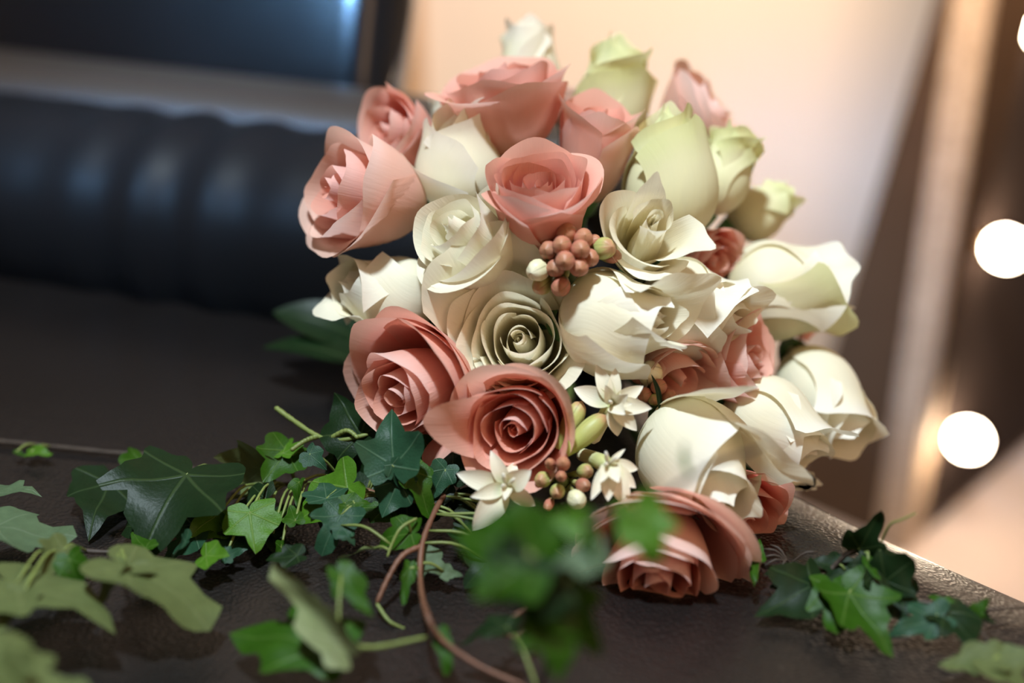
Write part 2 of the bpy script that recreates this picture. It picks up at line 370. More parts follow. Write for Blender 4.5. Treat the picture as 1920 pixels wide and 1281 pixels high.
# ------------------------------------------------------------------ roses
def frame(base, tip, ref=None):
    ax = nrm(tip-base); tc = -FW; upv = UP
    r = tc if abs(np.dot(ax, -FW)) < 0.80 else upv
    x = nrm(r-ax*np.dot(r, ax)); y = np.cross(ax, x)
    return ax, x, y
NU, NV = 23, 18
_uu, _vv = np.meshgrid(np.linspace(-1, 1, NU), np.linspace(0, 1, NV))
FACES = grid_faces(NU, NV)
UVS = np.stack([(_uu.ravel()+1)/2, _vv.ravel()], 1)
def solve_tau(L, R, a0, a1):
    t = np.linspace(0, 1, 60)
    lo, hi = 0.02, 3.0
    for _ in range(24):
        m = (lo+hi)/2; al = a1+(a0-a1)*np.exp(-t/m)
        r = np.max(np.cumsum(np.sin(al))*L/60)
        if r < R: lo = m
        else: hi = m
    return (lo+hi)/2
def petal(L, R, theta, hw=1.2, a0=80, a1=-8, tc=0.75, km=20, ks=70, top=0.30, tipb=0.05, roll=0.0, ruf=0.02, spiral=0.06, z0=0.0, ph=None, rag=0.012, pinch=0.0, prof=None, close=0.22, plen=1.0):
    """rose petal in rose space (x,y across, z along). L length, R greatest radius, hw half wrap in radians;
    a0/a1 lean at base/top in degrees, tc where the rim starts to curl, km/ks curl at the middle/sides"""
    ph = rng.rand()*6.28 if ph is None else ph
    a0, a1, km, ks = [math.radians(q) for q in (a0, a1, km, ks)]
    if prof is None: tau = solve_tau(L, R, a0, a1); LA = L
    else:                       # explicit closed bud outline: belly low, shoulders running together at the tip
        tt = np.linspace(0, 1, 80)
        xs = [0, .06, .16, .30, .46, .62, .80, 1.0]; rs = [.10, .42, .76, .96, 1.0, .90, .62, close]
        rr_ = np.interp(tt, xs, rs); rr_ = np.convolve(np.pad(rr_, 4, mode='edge'), np.ones(9)/9, 'valid')*R
        dr = np.gradient(rr_); dz = np.full(80, L/79); sl = np.hypot(dr, dz); arc = np.concatenate([[0], np.cumsum(sl[1:])])
        LA = arc[-1]; ang = np.arctan2(dr, dz); L0 = L; L = LA*plen
    u, v = _uu, _vv; au = np.abs(u)
    ln = L*(1-top*au**2.4+tipb*np.exp(-(u/0.22)**2)+rag*(np.sin(5.5*u+ph)+0.6*np.sin(11*u+2*ph)+0.15*np.sin(19*u+3*ph)))
    t = v*ln/L
    if prof is None: al0 = a1+(a0-a1)*np.exp(-t/tau)
    else: al0 = np.interp(np.minimum(t*L, LA), arc, ang)+(a1+math.radians(10))*sstep(0.1, 0.9, t)
    tcu = tc-0.12*au
    K = km+(ks-km)*au**1.4
    g = np.clip((t-tcu)/np.maximum(0.08, 1-tcu), 0, 1.3)
    al = al0+K*g**1.3
    ds = ln/(NV-1)
    def integ(a):
        r = np.zeros_like(a); z = np.zeros_like(a)
        r[1:] = np.cumsum((np.sin(a[1:])+np.sin(a[:-1]))/2*ds[1:], 0); z[1:] = np.cumsum((np.cos(a[1:])+np.cos(a[:-1]))/2*ds[1:], 0)
        return r, z
    r, z = integ(al); rb, zb = integ(al0)
    wsh = 0.30+0.70*sstep(0.0, 0.5, v)
    wsh = wsh*(1-pinch*sstep(0.55, 1.0, v))
    half = hw*R*wsh
    phi = theta+u*half/np.maximum(rb, 0.55*R)
    r = r*(1+spiral*u)+R*roll*np.clip((au-0.55)/0.45, 0, 1)**2*sstep(0.3, 0.9, v)
    wave = np.sin(4.2*u+ph)*v**3
    r = r+ruf*R*wave; z = z+ruf*R*0.8*np.cos(5.1*u+ph)*v**3+z0
    r = np.maximum(r, 0.0004)
    return np.stack([(r*np.cos(phi)).ravel(), (r*np.sin(phi)).ravel(), z.ravel()], 1)
def core(L, R, turns=2.6, n=56, m=12, close=0.5):
    v = []
    for j in range(m):
        t = j/(m-1)
        for i in range(n):
            s = i/(n-1); a = s*turns*2*PI
            rr = R*(0.10+0.90*s**0.8)*(0.35+0.65*math.sin(min(1, t*1.4)*PI/2))*(1-close*max(0, t-0.5))
            h = L*(0.90+0.10*math.sin(a*0.5+1)*(s))*t+0.02*L*t*math.sin(a*1.5)
            v.append((rr*math.cos(a), rr*math.sin(a), h))
    uv = [(i/(n-1), j/(m-1)) for j in range(m) for i in range(n)]
    return np.array(v), grid_faces(n, m), uv
BIND = P(1085, 600, 0.86)       # where the stems are tied, behind the dome
ROSES = []
def rose(label, col, base, tip, rpx, outer=(), inner=9, style='open', group=None, extra=(), seed=0, mi=None, cup=None, eye=0.84, shut=0):
    global rng
    rng = np.random.RandomState(seed*13+5)
    b = P(*base); tp = P(*tip); L = float(np.linalg.norm(tp-b)); R = rpx*(base[2]+tip[2])/2/F*(1.13 if style == 'bud' else 1.0)
    ax, X, Y = frame(b, tp)
    def T(p):
        q = b+np.outer(p[:, 0], X)+np.outer(p[:, 1], Y)+np.outer(p[:, 2], ax)
        if q[:, 0].mean() < 0.16: q[:, 2] = np.maximum(q[:, 2], SEAT+0.001)   # petals pressed on the leather
        return q
    t = thing('rose', b, label, 'rose', group)
    mat = M[col]; im = M[mi] if mi else mat
    def th(d):
        w = V(*d); return math.atan2(np.dot(w, Y), np.dot(w, X))
    if style == 'bud':
        cv, cf, cu = core(L*0.99, R*0.30, 2.3, close=1.2)
        mesh('bud_core', T(cv), cf, im, t, cu)
        for k in range(inner):
            q = k/max(1, inner-1)
            pv = petal(L*(0.99-0.02*q), R*(0.50+0.40*q), k*2.4+seed, hw=1.5, a1=-11, tc=0.86, km=4, ks=8+12*q, top=0.10, tipb=0.02, ruf=0.012, roll=0.0, rag=0.006, prof=1, close=0.12+0.10*q)
            mesh('petal', T(pv), FACES, im if k < inner//2 else mat, t, UVS)
    else:
        cp = 0.86 if cup is None else cup
        cv, cf, cu = core(L*(cp-0.03), R*0.17, 2.2, close=0.2)
        mesh('bud_core', T(cv), cf, im, t, cu)
        for k in range(inner):
            q = k/max(1, inner-1)
            pv = petal(L*(cp+(1-cp)*q+0.03*(rng.rand()-0.5)), R*(0.24+(eye-0.24)*q**0.9), k*2.4+rng.rand()*0.5+seed, hw=1.45-0.25*q, a0=60+22*q, a1=-10+7*q+shut, tc=0.84, km=2+16*q, ks=6+28*q, top=0.10, tipb=0.0, ruf=0.07, roll=0.02, rag=0.010)
            mesh('petal', T(pv), FACES, im if q < 0.75 else mat, t, UVS)
    for e in list(outer)+list(extra):
        e = dict(e); d = e.pop('at'); l = e.pop('l', 1.0); rr = e.pop('r', 1.0); cm = e.pop('mat', None)
        kw = dict(hw=1.3, a0=84, a1=0, tc=0.78, km=25, ks=70, top=0.20, roll=0.03, rag=0.008); kw.update(e)
        if style == 'bud':
            kw['prof'] = 1; kw['tc'] = e.get('tc', 0.70); kw['ks'] *= 1.35; kw['roll'] += 0.03; kw['tipb'] = max(kw.get('tipb', 0), 0.08)
            kw['plen'] = l; l = 1.0
        pv = petal(L*l, R*rr, th(d) if not isinstance(d, (int, float)) else math.radians(d), **kw)
        mesh('petal', T(pv), FACES, M[cm] if cm else mat, t, UVS)
    # green calyx and stalk
    v = []; n = 16
    for j in range(6):
        q = j/5
        for i in range(n):
            w = 2*PI*i/n; r = R*(0.12+0.28*q)*(1 if j else 0.6); v.append((r*math.cos(w), r*math.sin(w), -0.006+0.010*q*q))
    mesh('calyx', T(np.array(v)), grid_faces(n, 6, True), M['stalk'], t)
    mid = b-ax*0.012+FW*0.022
    v, f, uv, _ = tube([b-ax*0.002, mid, mid*0.4+BIND*0.6+np.array([0, 0, 0.0]), BIND+rng.randn(3)*0.006], 0.0028, 14, 7)
    mesh('stem', v, f, M['stalk'], t)
    return t
def O(*a, **k):
    d = dict(at=a if len(a) == 3 else a[0]); d.update(k); return d

WG = None
exec_roses = True
# --- pink roses
rose('large pink rose at top left of centre, opening upwards with ragged pale rim', 'pink', (972, 300, .676), (926, 96, .660), 118,
     [O(.3, 0, 1, hw=1.7, a1=1, km=6, ks=24, l=.94, r=1.03), O(-1, .2, .2, a1=14, km=60, ks=95, l=1.05, ruf=.06), O(1, .3, .3, a1=6, km=30, ks=60), O(0, 0.4, -1, a1=8, km=30, ks=60, l=1.12)], inner=8, seed=1, cup=.90, mi='coral', eye=.84, shut=-4)
rose('small pink rose opening left, one petal standing up, above the leftmost pink rose', 'pink', (812, 285, .705), (686, 230, .672), 78,
     [O(0, -0.3, 1, a1=2, km=10, ks=35), O(.3, 1, .2, a1=16, km=0, ks=25, l=1.0, top=.5, tipb=.12, hw=.9), O(0, -1, .2, a1=10), O(-.2, .8, -.6, a1=10)], inner=6, seed=2)
rose('leftmost pink rose opening to the left with one broad outer petal', 'blush', (795, 392, .655), (578, 342, .622), 106,
     [O(.1, .1, 1, a1=-2, km=4, ks=14, hw=1.75, l=.92, r=1.08, top=.30), O(0, -1, .35, a1=5, km=25, ks=70, l=.9, r=1.05), O(-.2, 1, .1, a1=6, km=15, ks=40, l=1.0), O(-.3, -.4, -1, a1=8, km=40, ks=70), O(0, -.8, -.8, a1=16, km=60, ks=90, l=1.0)], inner=7, seed=3, mi='coral', cup=.90, eye=.84, shut=-7)
rose('pink rose with deep coral ruffled heart facing the viewer at upper centre', 'pink', (1012, 476, .622), (1014, 292, .586), 96,
     [O(0, 1, 0, a1=6, km=14, ks=40, l=1.02, hw=1.2, r=1.0), O(-.4, -.8, .3, a1=2, km=4, ks=25, l=.98), O(.8, -.6, .2, a1=4, km=24, ks=60, l=1.0, r=1.04), O(1, .5, 0, a1=10, km=60, ks=120, l=1.0), O(-1, .1, 0, a1=2, km=10, ks=50, l=1.0), O(-1, -.8, 0, a1=22, km=30, ks=50, l=.92, r=1.05, hw=.6)], inner=13, seed=4, mi='coral', cup=.78)
rose('slender pink rose bud between the tall cream buds at top centre', 'pink', (1098, 385, .668), (1128, 182, .650), 68,
     [O(0, 0, 1, a1=1, km=4, ks=30, l=1.0), O(-1, .1, .3, a1=4, km=20, ks=60, l=1.06), O(1, .1, .2, a1=3, km=25, ks=70, l=1.04), O(0, .5, -1, a1=2, km=10, ks=35, l=1.1), O(1, -.3, .6, a1=3, km=10, ks=40, l=.9, r=1.08, hw=.8, mat='blush')], inner=6, seed=5, cup=.9)
rose('blurred pink rose facing right against the peach wall at top right', 'blush', (1245, 272, .735), (1386, 186, .720), 112,
     [O(0, .6, 1, a1=-2, km=6, ks=20), O(0, -.8, .6, a1=4, km=20, ks=60), O(0, 1, -.2, a1=4, km=20, ks=60), O(.2, -1, -.3, a1=14, km=50, ks=80, l=1.05)], inner=6, seed=6)
rose('pink rose half hidden among cream buds at right of centre', 'pink', (1285, 455, .690), (1362, 505, .665), 62,
     [O(0, 1, .2, a1=6, km=30, ks=60), O(.3, -1, .3, a1=10, km=50, ks=70, ruf=.08), O(0, .2, 1, a1=2, km=10, ks=40), O(0, .8, -.6, a1=12, km=20, ks=50)], inner=6, seed=7, mi='coral')
rose('pink rose facing right with ruffled heart, below the largest right-hand cream bud', 'pink', (1300, 692, .655), (1448, 664, .630), 80,
     [O(-.3, -.3, 1, a1=2, km=6, ks=30, hw=1.3, l=.88, r=1.06), O(0, 1, .2, a1=4, km=10, ks=60, l=1.1, tipb=.1), O(.2, -1, .1, a1=6, km=20, ks=50), O(0, .2, -1, a1=8, km=20, ks=50)], inner=7, seed=8, mi='pink', cup=.9)
rose('leftmost of the low pink roses, heart turned down behind a raised ivy leaf', 'pink', (858, 694, .632), (706, 760, .590), 128,
     [O(.7, .7, .5, a1=5, km=35, ks=60, l=1.0, hw=1.2), O(-.6, .9, 0, a1=6, km=20, ks=40, l=1.0, r=1.12, hw=1.2), O(.8, -.4, .4, a1=4, km=20, ks=40, l=.94, r=1.08), O(-1, 0, 0, a1=8, km=20, ks=40, l=.95, r=1.18), O(0, -1, 0, a1=4, km=20, ks=40, l=.95), O(.1, 1, -.2, a1=12, km=25, ks=45, l=.9, r=1.12)], inner=9, seed=9, mi='coral', cup=.86, eye=.66)
rose('pink rose with dark spiral heart in the low centre under the open cream rose', 'pink', (1000, 772, .622), (946, 822, .568), 100,
     [O(-.3, 1, .2, a1=10, km=30, ks=50, l=1.05, r=1.15, hw=1.4, mat='blush'), O(1, .8, 0, a1=10, km=30, ks=60, l=1.05, r=1.15, mat='blush'), O(1, -.3, 0, a1=3, km=15, ks=40), O(-.7, -.7, 0, a1=6, km=20, ks=40), O(.3, -1, 0, a1=4, km=20, ks=40), O(-1, .2, .2, a1=22, km=30, ks=50, l=1.3, r=1.1, hw=.8, top=.5)], inner=10, seed=10, mi='coral', cup=.80)
rose('large blurred pink rose lowest in the bouquet, resting face down on the leather', 'blush', (1245, 948, .596), (1226, 1128, .560), 146,
     [O(-.25, .1, 1, a1=5, km=14, ks=30, hw=1.9, r=1.10, l=.96), O(.7, .1, .8, a1=7, km=16, ks=40, hw=1.1, r=1.12, l=.98), O(1, .3, .4, a1=8, km=20, ks=50, l=1.0, r=1.12, hw=1.1), O(-1, .2, .4, a1=4, km=25, ks=60, r=1.0), O(.2, -.8, -.6, a1=4, km=30, ks=50), O(1, -.2, -.5, a1=14, km=20, ks=50, l=1.05, r=1.25), O(-1, -.4, -.2, a1=6, km=30, ks=60)], inner=9, seed=11, mi='coral', cup=.92, eye=.70)
rose('pink rose at lower right under the nearest cream bud, petal edge folded over', 'pink', (1350, 905, .632), (1416, 1004, .602), 92,
     [O(.8, .7, .3, a1=4, km=30, ks=60, l=1.05, r=1.05), O(-.5, -.2, 1, a1=4, km=60, ks=90, l=.95, mat='blush'), O(.5, -.8, .2, a1=2, km=20, ks=40), O(0, 1, -.5, a1=8, km=20, ks=40, l=1.05)], inner=7, seed=12, mi='coral')
rose('pink rose sunk behind the tuberose buds and the nearest cream bud', 'blush', (1225, 655, .645), (1300, 735, .615), 74,
     [O(-.3, 1, .5, a1=6, km=30, ks=50, l=1.0), O(.6, .6, .6, a1=8, km=25, ks=40), O(-.7, -.4, .6, a1=5, km=30, ks=60), O(1, 0, 0, a1=10, km=20, ks=40)], inner=5, seed=13, mi='pink')
rose('sliver of pink rose behind the lower edge of the big right cream bud', 'pink', (1470, 570, .72), (1548, 612, .71), 46,
     [O(0, -1, .4, a1=4, km=20, ks=50), O(0, .4, 1, a1=2, km=10, ks=40), O(.4, 1, 0, a1=2)], inner=4, seed=14)
rose('sliver of pink rose behind the two tall cream buds at the very top', 'blush', (1062, 250, .745), (1072, 152, .735), 38,
     [O(0, 0, 1, a1=2, km=10, ks=40), O(-1, 0, 0, a1=6), O(1, 0, 0, a1=4)], inner=4, seed=15)
# --- cream roses
rose('cream bud pointing straight up between two pink roses at upper left', 'white', (862, 428, .668), (862, 212, .655), 88,
     [O(.2, 0, 1, a1=-14, km=6, ks=50, hw=1.3, l=.98, top=.3, tipb=.05), O(-1, 0, .35, a1=-4, km=25, ks=100, l=.82, r=1.06, top=.3), O(1, .1, .3, a1=-6, km=40, ks=90, l=.92, r=1.03), O(-.2, 0, -1, a1=-8, km=30, ks=60), O(-1, 0, .8, a1=10, km=30, ks=90, l=.62, r=1.10, hw=1.0, tipb=.15), O(.5, 0, .5, a1=-9, km=70, ks=60, l=1.06, r=.8, hw=.6)], inner=6, style='bud', seed=16, mi='green_white')
rose('blurred tall cream bud at the top, behind the upward pink rose', 'white', (1005, 250, .735), (985, 55, .730), 60,
     [O(.3, 0, 1, a1=-5, km=20, ks=60), O(-1, 0, .2, a1=0, km=15, ks=60), O(1, 0, .2, a1=2, km=25, ks=80, l=.9), O(0, 0, -1, a1=-4)], inner=5, style='bud', seed=17, mi='green_white')
rose('tall greenish cream bud at the top right of centre, tip folded', 'green_white', (1125, 300, .72), (1163, 90, .705), 72,
     [O(-.3, 0, 1, a1=-8, km=15, ks=70, l=1.0), O(1, 0, .3, a1=-2, km=40, ks=110, l=.93), O(-1, 0, .1, a1=-6, km=15, ks=50), O(.6, 0, .8, a1=-4, km=30, ks=90, l=.78, r=1.05), O(0, 0, -1, a1=-6)], inner=6, style='bud', seed=18)
rose('large greenish cream bud pointing up, right of the pink centre rose', 'green_white', (1252, 475, .655), (1254, 218, .648), 88,
     [O(-.3, 0, 1, a1=-12, km=4, ks=50, hw=1.4, l=1.0, top=.28, tipb=.07), O(1, 0, .4, a1=-7, km=25, ks=80, l=.97, r=1.04), O(-1, 0, .1, a1=-10, km=10, ks=40), O(.3, 0, -1, a1=-8, km=20, ks=50), O(.9, 0, .6, a1=0, km=10, ks=70, l=.86, r=1.1, tipb=.12)], inner=6, style='bud', seed=19)
rose('narrow greenish cream bud with folded rim tucked behind the large upright bud', 'green_white', (1318, 410, .69), (1385, 258, .685), 56,
     [O(0, 0, 1, a1=-4, km=40, ks=90), O(1, .2, .2, a1=0, km=40, ks=100), O(-1, 0, .2, a1=-4), O(0, 0, -1, a1=0, km=40, ks=90)], inner=4, style='bud', seed=20)
rose('cream rose with small spiral eye at left, beside the leftmost pink rose', 'white', (945, 512, .630), (822, 408, .592), 88,
     [O(.4, -.5, .9, a1=-12, km=4, ks=14, l=.98, hw=1.7, r=1.14), O(.9, .5, .2, a1=6, km=40, ks=100, l=.95, r=1.12, hw=1.0, tipb=.1), O(-.5, -.9, .3, a1=8, km=70, ks=110, l=.95, r=1.08), O(-.8, .6, 0, a1=0, km=15, ks=50, l=1.0, r=.9), O(-.3, -1, 0, a1=18, km=50, ks=90, l=.9, r=1.05)], inner=8, seed=21, cup=.96, eye=.80, shut=-9)
rose('leftmost cream bud pointing left with ragged curled tip', 'white', (818, 586, .655), (646, 532, .638), 90,
     [O(.1, .5, 1, a1=-14, km=6, ks=60, hw=1.4, l=1.0), O(0, -1, .5, a1=-6, km=10, ks=40, l=.92, r=1.05), O(-.2, 1, -.1, a1=-4, km=40, ks=100, l=.95), O(-.6, -.6, -.2, a1=-2, km=70, ks=120, l=1.06, r=.95, hw=.7), O(0, 0, -1, a1=-6)], inner=5, style='bud', seed=22)
rose('wide open cream rose with full spiral heart just below centre', 'white', (990, 662, .645), (968, 626, .588), 100,
     [O(-.3, 1, 0, a1=10, km=30, ks=60, l=1.05, r=1.02, hw=1.1), O(.9, .5, 0, a1=8, km=30, ks=80, l=1.0, r=1.02), O(1, -.6, 0, a1=14, km=30, ks=70, l=1.05, r=1.15), O(-1, -.2, 0, a1=6, km=20, ks=50, l=1.0, r=1.0), O(-.2, -1, 0, a1=4, km=20, ks=40, l=.96, r=.95), O(-1, .6, 0, a1=26, km=10, ks=40, l=1.05, r=1.25, hw=.8), O(-.5, 1, -.3, a1=34, km=40, ks=60, l=1.45, r=1.35, hw=.95, ruf=.08)], inner=11, seed=23, cup=.86)
rose('plump cream bud in the middle, tip pointing right, beneath the pink tuberose buds', 'white', (1052, 606, .618), (1246, 592, .588), 100,
     [O(-.2, -.6, 1, a1=-16, km=4, ks=20, hw=1.5, l=.98, top=.2), O(0, 1, .5, a1=-11, km=20, ks=95, hw=1.4, l=.98, r=1.05), O(.2, -1, .3, a1=-10, km=12, ks=40, l=.92, r=1.06), O(.6, .7, -.2, a1=8, km=30, ks=90, l=1.16, r=.85, hw=.9, tipb=.14), O(.3, -.6, .4, a1=4, km=30, ks=80, l=1.05, r=.9, hw=.7), O(-.2, -1, .2, a1=4, km=15, ks=70, l=.74, r=1.12, hw=.9, tipb=.12), O(0, .1, -1, a1=-6, km=20, ks=40)], inner=6, style='bud', seed=24)
rose('cream rose with round yellowish eye right of the pink tuberose buds', 'white', (1192, 488, .640), (1234, 402, .585), 44,
     [O(-.8, .2, .2, a1=10, km=15, ks=30, l=1.0, r=2.1, hw=1.0), O(.8, -.4, .3, a1=14, km=40, ks=60, l=1.05, r=1.75, hw=.75, tipb=.12), O(-.1, 1, 0, a1=4, km=5, ks=40, l=1.12, r=1.3, hw=.8, tipb=.15, top=.5), O(-.2, -1, .2, a1=8, km=50, ks=90, l=.95, r=1.9, hw=1.0), O(-.8, -.5, .3, a1=6, km=30, ks=60, l=.98, r=1.6)], inner=6, seed=25, cup=.97)
rose('cream bud with frayed tip pointing right, behind the plump middle bud', 'white', (1192, 562, .645), (1378, 592, .625), 94,
     [O(-.2, -.4, 1, a1=-12, km=8, ks=30, hw=1.4, l=.98), O(.1, 1, .4, a1=-8, km=15, ks=70, l=1.0), O(0, -1, .4, a1=-4, km=15, ks=40, l=1.0, r=1.08), O(.5, .6, -.2, a1=0, km=40, ks=80, l=1.08, ruf=.07), O(0, 0, -1, a1=-6), O(0, -.8, .8, a1=0, km=20, ks=80, l=.86, r=1.1, hw=1.0), O(0, .8, .7, a1=2, km=40, ks=100, l=1.02, r=1.0, hw=.8)], inner=5, style='bud', seed=26)
rose('largest right-hand cream bud pointing right, long and square ended', 'white', (1345, 548, .690), (1562, 534, .682), 94,
     [O(0, -.5, 1, a1=-3, km=10, ks=60, hw=1.2, l=.98), O(0, 1, .5, a1=-4, km=10, ks=60, hw=1.2, l=1.02), O(0, -1, .1, a1=0, km=20, ks=60, l=.98, r=1.05), O(0, .6, -1, a1=-2, km=10, ks=40, l=1.03), O(0, .5, 1, a1=4, km=30, ks=90, l=1.03, r=.98, hw=.9), O(0, -.9, .6, a1=8, km=40, ks=90, l=.98, r=1.05, hw=.9, mat='green_white')], inner=5, style='bud', seed=27, mi='green_white')
rose('blurred greenish cream bud at far right above the largest right-hand bud', 'green_white', (1362, 432, .725), (1475, 365, .72), 54,
     [O(0, .3, 1, a1=-4, km=10, ks=60), O(0, -1, .4, a1=0, km=20, ks=70), O(0, 1, 0, a1=-2, km=20, ks=60)], inner=4, style='bud', seed=28)
rose('rightmost cream bud drooping to the right with flared rim', 'white', (1482, 655, .705), (1588, 818, .668), 70,
     [O(0, 0, 1, a1=-3, km=20, ks=70), O(1, .6, .2, a1=8, km=20, ks=80, l=1.0, r=1.08), O(-.5, -.4, .8, a1=4, km=30, ks=90, l=.9, r=1.06, hw=.9), O(-1, -.6, .3, a1=0, km=25, ks=70), O(0, 0, -1, a1=0)], inner=5, style='bud', seed=29)
rose('cream bud pointing down right between the rightmost bud and the nearest bud', 'white', (1360, 735, .655), (1520, 850, .635), 84,
     [O(-.6, -.4, .8, a1=-2, km=8, ks=50, hw=1.2, l=.80, r=1.10), O(.5, .8, .5, a1=-8, km=20, ks=80, l=1.0), O(-.4, -1, .1, a1=0, km=30, ks=60, l=.95, r=1.05), O(.2, .2, 1, a1=-10, km=15, ks=60, l=.96, r=.95), O(.4, .6, -.6, a1=-4, km=20, ks=60), O(.5, .7, .2, a1=8, km=30, ks=90, l=1.0, r=1.06, hw=.8, tipb=.14)], inner=6, style='bud', seed=30)
rose('nearest cream bud at lower right, petals flung up and right, tip pointing down', 'white', (1248, 770, .622), (1370, 945, .575), 100,
     [O(.1, .2, 1, a1=-12, km=10, ks=70, hw=1.4, l=.96), O(-1, .1, .6, a1=2, km=25, ks=80, hw=1.2, l=.84, r=1.14), O(1, .5, .2, a1=22, km=20, ks=95, l=.98, r=1.0, hw=.8, tipb=.18), O(0, 1, .1, a1=52, km=20, ks=70, l=.80, r=1.0, hw=.55, tipb=.2, top=.4), O(-.4, -.9, .2, a1=-4, km=30, ks=70, l=.95), O(.2, .6, -.8, a1=-6)], inner=6, style='bud', seed=31)
rose('small cream bud peeping out low at right, behind the down-pointing bud', 'white', (1440, 895, .672), (1512, 938, .662), 44,
     [O(0, .3, 1, a1=-2, km=30, ks=80), O(.3, 1, 0, a1=4, km=20, ks=60), O(0, -1, .3, a1=0, km=40, ks=80)], inner=4, style='bud', seed=32)
rose('sliver of cream rose behind the left edge of the upward pink rose', 'white', (860, 270, .735), (832, 188, .73), 36,
     [O(0, 0, 1, a1=0), O(-1, 0, .1, a1=8, km=30, ks=60), O(1, 0, 0, a1=0)], inner=4, style='bud', seed=33)

# ------------------------------------------------------------------ tied stems
han = thing('stem_bundle', BIND, 'bundle of green stems tied with cream ribbon, lying behind the flowers', 'stems')
back = nrm(np.array([-0.02, 1.0, -0.18]))
for k in range(14):
    a = 2.4*k; r = 0.004*math.sqrt(k+0.5); o = np.array([r*math.cos(a), 0, r*math.sin(a)])
    v, f, uv, _ = tube([BIND+o-back*0.02, BIND+o+back*0.05, BIND+o*1.6+back*0.13], 0.003, 8, 7); mesh('stem', v, f, M['stalk'], han)
M['ribbon'] = simple('cream_ribbon', (0.7, 0.62, 0.48), 0.4, 0.4, 0.05, 30)
for k in range(6):
    c = BIND+back*(0.008*k+0.005); v = []
    for j in range(2):
        for i in range(24):
            w = 2*PI*i/24; v.append(c+back*0.010*j+0.0205*(math.cos(w)*np.array([1, 0, 0])+math.sin(w)*np.cross(back, [1, 0, 0])))
    mesh('ribbon_wrap', v, grid_faces(24, 2, True), M['ribbon'], han)
def blade_leaf(base, tip, n, w, mat, name, parent=None, bend=0.1, label=None, fold=0.15):
    b, t = np.array(base), np.array(tip); ax = nrm(t-b); L = np.linalg.norm(t-b)
    n = nrm(n-ax*np.dot(n, ax)); s = np.cross(ax, n); v = []; uv = []
    nu, nv = 9, 16
    for j in range(nv):
        y = j/(nv-1); ww = w*L*(math.sin(PI*min(1, y**0.8))**0.8*0.98+0.02)
        for i in range(nu):
            x = -1+2*i/(nu-1); v.append(b+ax*y*L+s*x*ww+n*(bend*L*math.sin(PI*y)+fold*ww*x*x)); uv.append((x*w, y))
    return mesh(name, v, grid_faces(nu, nv), mat, parent, uv)
lf = thing('collar_leaf', P(660, 640, .77), 'blurred broad dark green leaf behind the leftmost cream bud', 'leaf')
blade_leaf(P(680, 640, .76), P(512, 585, .76), V(0, .8, 1), .26, M['ivy_dark'], 'leaf_blade', lf)
lf = thing('collar_leaf', P(660, 690, .75), 'lower blurred dark green leaf lying on the leather left of the roses', 'leaf')
blade_leaf(P(690, 690, .74), P(492, 652, .75), V(0, 1, .5), .22, M['ivy_dark'], 'leaf_blade', lf)

# ------------------------------------------------------------------ tuberose
def bud_shape(base, tip, r, lobes=3):
    ax = nrm(tip-base); L = np.linalg.norm(tip-base); a = nrm(np.cross(ax, V(.3, .5, .2))); b = np.cross(ax, a); v = []; uv = []
    n, m = 18, 14
    for j in range(m):
        t = j/(m-1); rr = r*(0.42+0.58*math.sin(min(1, t*1.5)*PI/2))*math.sqrt(max(0.0, 1-max(0, (t-0.55)/0.45)**2.4))
        for i in range(n):
            w = 2*PI*i/n; g = 1-0.13*sstep(0.45, 0.95, t)*abs(math.cos(lobes*w/2))**8
            v.append(base+ax*L*t+rr*g*(math.cos(w)*a+math.sin(w)*b)); uv.append((i/n, t))
    f = grid_faces(n, m, True); return v, f, uv
def cluster(label, center, buds, depth):
    """buds: (tip px, tip py, radius px, mat, length factor)"""
    c = P(center[0], center[1], depth+0.035)
    t = thing('tuberose_sprig', c, label, 'tuberose')
    v, f, uv, _ = tube([c-FW*0.022, c, c+FW*0.05, BIND*0.5+c*0.5], 0.0035, 10, 8); mesh('stalk', v, f, M['stem_green'], t)
    for (x, y, r, mt, dz) in buds:
        tp = P(x, y, depth+dz); rr = r*depth/F
        root = c+(tp-c)*0.15-0*FW; b = tp+nrm(root-tp)*max(rr*3.0, 0.012)
        v, f, uv = bud_shape(b, tp, rr); o = mesh('bud', v, f, M[mt], t, uv)
        v, f, uv, _ = tube([root, b+(tp-b)*0.1], rr*0.35, 5, 8, rr*0.5); mesh('bud_stalk', v, f, M['bud_green'], o, uv)
    return t
cluster('tight cluster of pinkish brown tuberose buds in the middle of the bouquet', (1070, 482), [
    (1061, 428, 21, 'bud_pink', .004), (1098, 440, 20, 'bud_pink', .003), (1051, 457, 19, 'bud_pink', -.005), (1091, 466, 19, 'bud_pink', -.006),
    (1022, 467, 19, 'bud_pink', .003), (1058, 490, 19, 'bud_pink', -.010), (1112, 484, 18, 'bud_pink', .002), (1088, 504, 19, 'bud_pink', -.004),
    (1036, 506, 19, 'bud_pink', .003), (1048, 548, 19, 'bud_pink', .004), (1018, 447, 18, 'bud_pink', .014), (1122, 448, 15, 'bud_pink', .012),
    (1148, 462, 22, 'bud_green', .008), (1164, 480, 15, 'bud_pink', .016), (996, 512, 22, 'bud_pale', .004), (1006, 545, 20, 'bud_green', .012)], .578)
cluster('low sprig of green and pink tuberose buds above the blurred ivy', (1052, 896), [
    (1029, 866, 11, 'bud_pink', 0), (1056, 866, 14, 'bud_pink', -.004), (1105, 882, 15, 'bud_green', .002), (1012, 900, 16, 'bud_green', .003),
    (1052, 893, 11, 'bud_pink', -.006), (1100, 912, 14, 'bud_pink', 0), (1086, 944, 19, 'bud_pale', -.002), (1044, 926, 15, 'bud_green', 0), (1025, 955, 10, 'bud_pink', .004)], .572)
